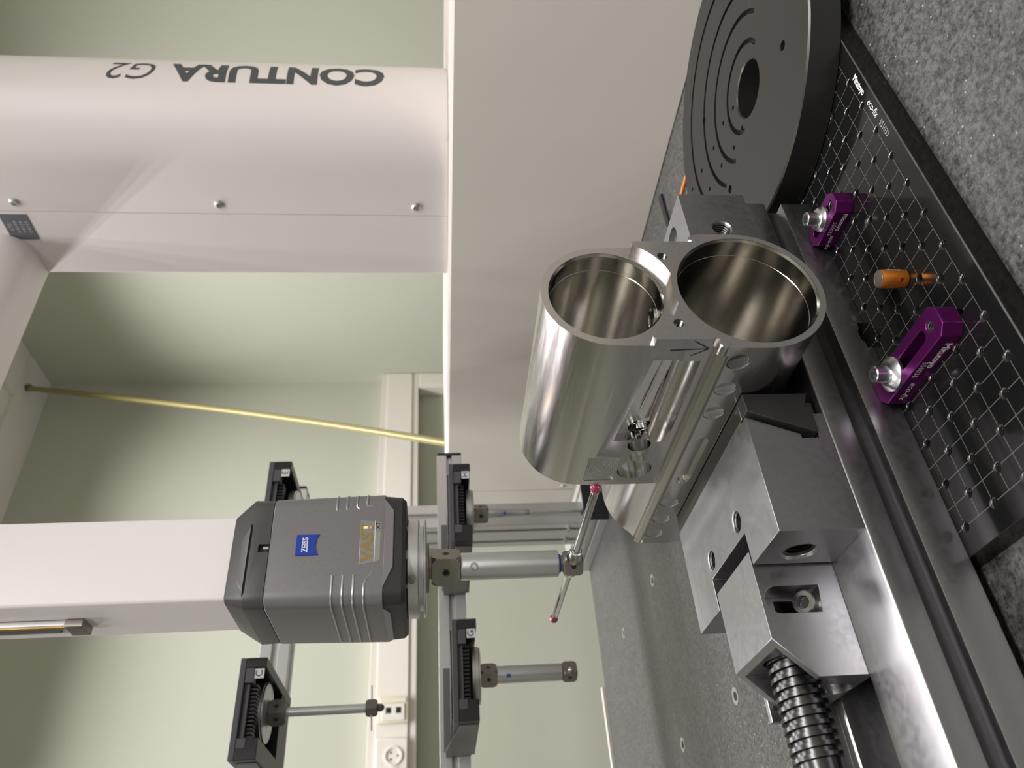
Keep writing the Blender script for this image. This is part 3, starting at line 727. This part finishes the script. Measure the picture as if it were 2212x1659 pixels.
obj('groove_floor', MB().box(-59, 415.3, VY0+8.6, VY0+9.2, 36.1, 48.2), M['black_wedge'], t)
obj('channel_floor', MB().box(-59, 415, 392, 440, 30.05, 30.6), M['black_wedge'], t)
# movable jaw, a fork around the nut block
JT = 109.0
jaw = [(163.8, VY0), (235, VY0), (235, VY1), (162.6, VY1), (162.6, 448.8), (182.6, 448.8), (182.6, 383.8), (163.8, 383.8)]
b = obj('movable_jaw', MB().prism(jaw, 'z', VZ1+.05, JT), M['steel'], t)
cut(b, [MB().cyl((193, 390.6, 80), (193, 390.6, JT+2), 5.9, n=36), MB().cyl((192.6, 442.6, 80), (192.6, 442.6, JT+2), 5.9, n=36),
        MB().cyl((193, 390.6, JT-.8), (193, 390.6, JT+.3), 5.6, 7.0, n=36), MB().cyl((192.6, 442.6, JT-.8), (192.6, 442.6, JT+.3), 5.6, 7.0, n=36),
        MB().cyl((160, 369.5, 88), (181, 369.5, 88), 8.6, n=40), MB().cyl((163.3, 369.5, 88), (165.3, 369.5, 88), 10.4, 8.6, n=40),
        MB().prism([(219, 70), (240, 70), (240, 74), (238, 74), (236, 110), (233.6, 110), (221.5, 80), (219, 80)], 'y', VY0-1, VY0+7)], bevel=.7)
def thread(parent, p, d, r, depth, pitch, n=28, m=None):
    pr_ = []; k = 0
    while k*pitch < depth: pr_ += [(r, k*pitch), (r*.86, (k+.35)*pitch), (r*.86, (k+.6)*pitch), (r, (k+.95)*pitch)]; k += 1
    o = obj('threaded_hole', MB().lathe(p, d, pr_, n, False), m or M['dark_steel'], parent)
    p2 = Vector(p)+Vector(d).normalized()*(k-.5)*pitch
    obj('hole_bottom', MB().cyl(p2, p2+Vector(d).normalized()*.5, r, n=n), M['void'], o)
    return o
thread(b, (193, 390.6, JT-1.2), (0, 0, -1), 5.85, 14, 1.7)
thread(b, (192.6, 442.6, JT-1.2), (0, 0, -1), 5.85, 14, 1.7)
thread(b, (165.8, 369.5, 88), (1, 0, 0), 8.5, 13, 2)
# black wedge insert between jaw and part
obj('jaw_insert', MB().prism([(235.2, 108.6), (246.6, 108.6), (246.9, 70.3), (238.6, 73.8), (237.6, 71), (221.4, 71), (221.2, 73.4)], 'y', VY0-3.4, VY0+5.5), M['black_wedge'], t, .4,
    label='black wedge shaped jaw insert')
obj('jaw_insert', MB().prism([(235.2, 108.6), (246.6, 108.6), (246.8, 64), (235.2, 64)], 'y', VY0+5.7, VY1), M['dark_steel'], t, .4)
# fixed jaw
b = obj('fixed_jaw', MB().box(334.6, 424, VY0, VY1, VZ1-1.2, JT), M['steel'], t)
cut(b, [MB().cyl((389.6, VY0-2, 85), (389.6, VY0+20, 85), 6.1, n=36), MB().cyl((389.6, VY0-.4, 85), (389.6, VY0+1, 85), 7.4, 6.1, n=36),
        MB().cyl((407, 371, 92), (407, 371, JT+2), 9.5, n=40)], bevel=.7)
thread(b, (389.6, VY0+1, 85), (0, 1, 0), 6.0, 15, 1.9)
sc = obj('cap_screw', MB().lathe((407, 371, 92.2), (0, 0, 1), [(8, 0), (8, 11), (7.4, 11.6), (4.4, 11.6), (4.2, 7), (.01, 7)], 36, False), M['chrome'], t)
obj('screw_recess', MB().cyl((407, 371, 99.2), (407, 371, 99.5), 4.2, n=6), M['void'], sc)
# nut block
nb = obj('nut_block', MB().prism([(172.5, JT-.3), (124, JT-.3), (104, 89), (104, 60), (172.5, 60)], 'y', 386.2, 447.5), M['steel'], t)
sl = [(137.2, 77), (152.2, 74.5), (152.2, 99)]+[(144.7+7.5*math.cos(R(a)), 99+7.5*math.sin(R(a))) for a in range(15, 180, 15)]+[(137.2, 99)]
cut(nb, [MB().prism(sl, 'y', 380, 404), MB().box(90, 121, 391.5, 442, 78, 130).xform(lambda v: v),
         MB().cyl((90, 417, 88), (150, 417, 88), 14.5, n=40), MB().cyl((95, 413, 73), (112, 413, 73), 12, n=32)], bevel=.6)
d_ = Vector((0, -.62, .78))
hs_ = obj('pull_down_screw', MB().lathe(Vector((144.5, 394, 80)), d_, [(6.6, -6), (6.6, 4.4), (6, 5), (3.7, 5), (3.5, 1), (.01, 1)], 30, False), M['chrome'], nb)
obj('hex_socket', MB().cyl(Vector((144.5, 394, 80))+d_*1.2, Vector((144.5, 394, 80))+d_*1.6, 3.4, n=6), M['void'], hs_)
pl = obj('pointer_plate', MB().box(97, 126, 447.8, 452, 63.2, 94), M['steel'], t, .4)
text(pl, 'AM', 4.6, (101.5, 447.8, 85), (0, 0, 1), (-1, 0, 0), M['print_white'], off=.1)
obj('pin_hole', MB().cyl((104.5, 447.6, 90.5), (104.5, 447.9, 90.5), 1.4, n=14), M['void'], pl)
# spindle with a square thread
SX0, SX1, SZ, SYc = 71, 140, 87.7, 417
vs = []; fs = []; NT = 40; pit = 5.0; turns = (SX1-SX0)/pit
steps = int(turns*NT); prf = [(11.0, 0), (11.0, 2.2), (13.4, 2.55), (13.4, 4.65), (11.0, 5.0)]
mb = MB()
for k in range(steps+1):
    a = 2*math.pi*k/NT
    for (r, h) in prf:
        x = SX0+pit*k/NT+h-pit
        vs.append((x, SYc+r*math.cos(a), SZ+r*math.sin(a)))
n5 = len(prf)
for k in range(steps):
    for j in range(n5-1): fs.append((k*n5+j, k*n5+j+1, (k+1)*n5+j+1, (k+1)*n5+j))
sp = obj('spindle', mb.add(vs, fs).lathe((SX0-22, SYc, SZ), (1, 0, 0), [(10.9, 0), (10.9, SX1-SX0+22)], 40), M['spindle'], t, angle=38)
obj('spindle_collar', MB().lathe((20, SYc, SZ), (1, 0, 0), [(12, 0), (14.5, 1), (14.5, 40), (13.6, 41)], 40), M['spindle'], sp)
obj('end_block', MB().box(-40, 30, 395, 439, 30.7, 108), M['steel'], t, .6)

# ------------------------------------------------------------------ the clamped aluminium part
WX = 290.6; WZ1 = 106.6; WZ2 = 186.0; RB = 43.4; RS = 36.5
t = thing('aluminium_housing', 'machined aluminium housing with two large bores clamped in the vise', 'machine part', (WX, 400, VZ1))
def lower(y0, y1):
    pts = [(WX-RB*math.cos(R(a)), WZ1-RB*math.sin(R(a))) for a in range(0, 181, 4)]        # left, round the bottom, to the right
    pts += [(WX+RB, 127), (WX+RB-2.2, 131.2), (WX+RB-6.5, 131.6)]
    pts += [(WX+RB*math.cos(R(a)), WZ1+RB*math.sin(R(a))) for a in range(40, 141, 4)]
    pts += [(WX-RB+6.5, 131.6), (WX-RB+2.2, 131.2), (WX-RB, 127)]
    return MB().prism(pts, 'y', y0, y1)
def upper(y0, y1):
    pts = [(WX-37.1, 122), (WX+37.1, 122), (WX+37.1, WZ2-6), (WX+RS, WZ2)]+[(WX+RS*math.cos(R(a)), WZ2+RS*math.sin(R(a))) for a in range(4, 180, 4)]+[(WX-RS, WZ2), (WX-37.1, WZ2-6)]
    return MB().prism(pts, 'y', y0, y1)
def plate():
    pts = [(WX-37.1, 122), (WX+37.1, 122), (WX+37.1, 165.5), (WX+35.4, 167.2)]
    a1 = math.degrees(math.asin((WZ2-167.2)/39.0))
    pts += [(WX+39*math.cos(R(-a)), WZ2+39*math.sin(R(-a))) for a in [a1+(180-2*a1)*k/30 for k in range(31)] if WZ2-39*math.sin(R(a)) < 167.3]
    pts += [(WX-35.4, 167.2), (WX-37.1, 165.5)]
    return MB().prism(pts, 'y', 299.3, 305.5)
b = obj('body', lower(299.3, 532), M['alu'], t)
cut(b, [upper(304.6, 451.2)], 'UNION'); cut(b, [plate()], 'UNION')
def bore_cut(z, r, y0, y1):
    return MB().lathe((WX, y0-3, z), (0, 1, 0), [(r+.9, 0), (r+.9, 3.3), (r+.6, 3.9), (r+.6, y1-y0+6)], 112)
XF = WX-37.1       # plane of the upper flank
XL = WX-RB
cut(b, [bore_cut(WZ1, 39.0, 299.3, 532)], angle=30); cut(b, [bore_cut(WZ2, 31.4, 304.6, 451.2)], angle=30)
scoop = MB().add([(XF-3, 317, 148), (XF-3, 317, 165), (XF-3, 397, 171), (XF-3, 397, 148), (XF+4, 317, 148), (XF+.4, 317, 163), (XF+5.5, 397, 171), (XF+7, 397, 148)],
                 [(0, 1, 2, 3), (4, 7, 6, 5), (0, 4, 5, 1), (1, 5, 6, 2), (2, 6, 7, 3), (3, 7, 4, 0)])
cutters = [scoop,
           MB().cyl((XF+2.2, 318, 143.8), (XF+2.2, 398.5, 143.8), 7.4, n=48),
           MB().cyl((XF+7.2, 317.5, 151.5), (XF+7.2, 380, 151.5), 3.0, n=32),
           MB().cyl((XF-3, 390, 155), (XF+13, 390, 155), 7.2, n=48),
           MB().cyl((XF-3, 402, 153.6), (XF+11, 402, 153.6), 7.4, n=48),
           MB().cyl((XF-3, 432.4, 150.6), (XF+9, 432.4, 150.6), 11.4, n=56),
           MB().box(XF-3, XF+3.2, 402, 432, 146.5, 157.5),
           MB().prism(rrect(416.5, 446, 162.4, 183.2, 2.5), 'x', XF-3, XF+.9)]
for y in (311.4, 335.2, 358.6, 468, 492, 515.8):
    cutters.append(MB().cyl((XL-3, y, 119.4), (XL+1.0, y, 119.4), 6.3, n=40))
cutters.append(MB().prism(rrect(385.5, 441, 113.6, 122.2, 4.25, 8), 'x', XL-3, XL+2.6))
cutters.append(MB().prism([(127.5+1.2*math.cos(R(a)), 0) for a in ()] or [(XL-1, 125.4), (XL+2.0, 126.2), (XL+2.0, 127.6), (XL-1, 128.4)], 'y', 306, 540))
cutters.append(MB().prism([(XL+2.6, 130.3), (XL+6.1, 130.3), (XL+6.1, 133), (XL+2.6, 133)], 'y', 309, 540))
for c_ in cutters: cut(b, [c_], angle=30)
for (x, z) in ((264.6, 151.4), (315.4, 151)):
    cut(b, [MB().cyl((x, 297, z), (x, 312, z), 2.9, n=24)], angle=30)
cut(b, [MB().cyl((262, 345, 158), (300, 345, 158), 8, n=32)], angle=30)
add_bevel(b, .35)
for (x, z) in ((264.6, 151.4), (315.4, 151)):
    thread(b, (x, 299.6, z), (0, 1, 0), 2.85, 9, 1.1, 20, M['hole_dark'])
def sleeve(z, r, y0, y1):
    return MB().lathe((WX, y0, z), (0, 1, 0), [(r+.85, .3), (r-.1, 1.7), (r-.1, 12.2), (r-.35, 12.45), (r-.35, y1-y0-.2)], 112, False)
obj('bore_surface', sleeve(WZ1, 39.0, 299.3, 532), M['bore'], t, label='polished inside of the large lower bore')
cutb = obj('bore_surface', sleeve(WZ2, 31.4, 304.6, 451.2), M['bore'], t, label='polished inside of the small upper bore')
# window in the small bore floor, an oval relief
obj('bore_window', MB().lathe((WX, 325, WZ2-31.3), (0, 0, 1), [(6.6, 0), (6.6, 1.5), (6.1, 1.6), (5.8, .9), (3, .55), (.01, .5)], 32, False), M['chrome'], t)
obj('milled_pocket', MB().prism(rrect(417, 445.5, 162.9, 182.7, 2.2), 'x', XF+.55, XF+.85), M['milled'], t)
for y in (311.4, 335.2, 358.6, 468, 492, 515.8):
    obj('spot_face', MB().lathe((XL+.9, y, 119.4), (-1, 0, 0), [(6.25, 0), (5.9, .5), (5.2, .25), (.01, .22)], 36, False), M['chrome'], t)
# counterbores in the flank
def cbore(y, z, r, d, r2):
    o = obj('counterbore', MB().lathe((XF+d, y, z), (-1, 0, 0), [(r-.05, d-.1), (r-.05, .3), (r2, .2), (r2*.95, -4)], 44, False), M['chrome'], t)
    obj('hole_bottom', MB().cyl((XF+d+3.6, y, z), (XF+d+3.9, y, z), r2*.98, n=24), M['void'], o)
    return o
cbore(432.4, 150.6, 11.4, 9, 3.8); cbore(402, 153.6, 7.4, 11, 4.6)
obj('valve_sleeve', MB().lathe((XF+10.8, 386, 156.5), (-.93, .35, -.1), [(3.4, 0), (3.4, 8), (4.8, 8.2), (4.8, 5), (5.6, 4.8), (5.6, 0)], 32, False), M['chrome'], t)
obj('oil_pipe', MB().tube([(XF+2.6, 318, 157), (XF+3.8, 345, 157.6), (XF+5.0, 366, 158.2), (XF+6.4, 374, 158)], 1.2, 12), M['chrome'], t)
obj('corner_boss', MB().lathe((XL+3.6, 299.2, 129.2), (0, 1, 0), [(2.8, 0), (3.4, .6), (3.4, 7.5), (2.6, 8.6)], 28), M['chrome'], t)
obj('corner_boss', MB().lathe((2*WX-XL-3.6, 299.2, 129.2), (0, 1, 0), [(2.8, 0), (3.4, .6), (3.4, 7.5), (2.6, 8.6)], 28), M['chrome'], t)
# marker arrow drawn on the flank
def stroke(p, q, w=.55):
    p = Vector(p); q = Vector(q); d = (q-p).normalized(); n = Vector((-d.y, d.x))*w
    return MB().add([(XF-.06, p.x+n.x, p.y+n.y), (XF-.06, q.x+n.x*.6, q.y+n.y*.6), (XF-.06, q.x-n.x*.6, q.y-n.y*.6), (XF-.06, p.x-n.x, p.y-n.y)], [(0, 1, 2, 3)])
ar = obj('marker_arrow', stroke((308.6, 156), (307.4, 135.2)).add(stroke((307.4, 135.2), (313.3, 143.7)).V, [(0, 1, 2, 3)]).add(stroke((307.4, 135.2), (301.2, 144.4)).V, [(0, 1, 2, 3)]), M['marker'], t, angle=None)
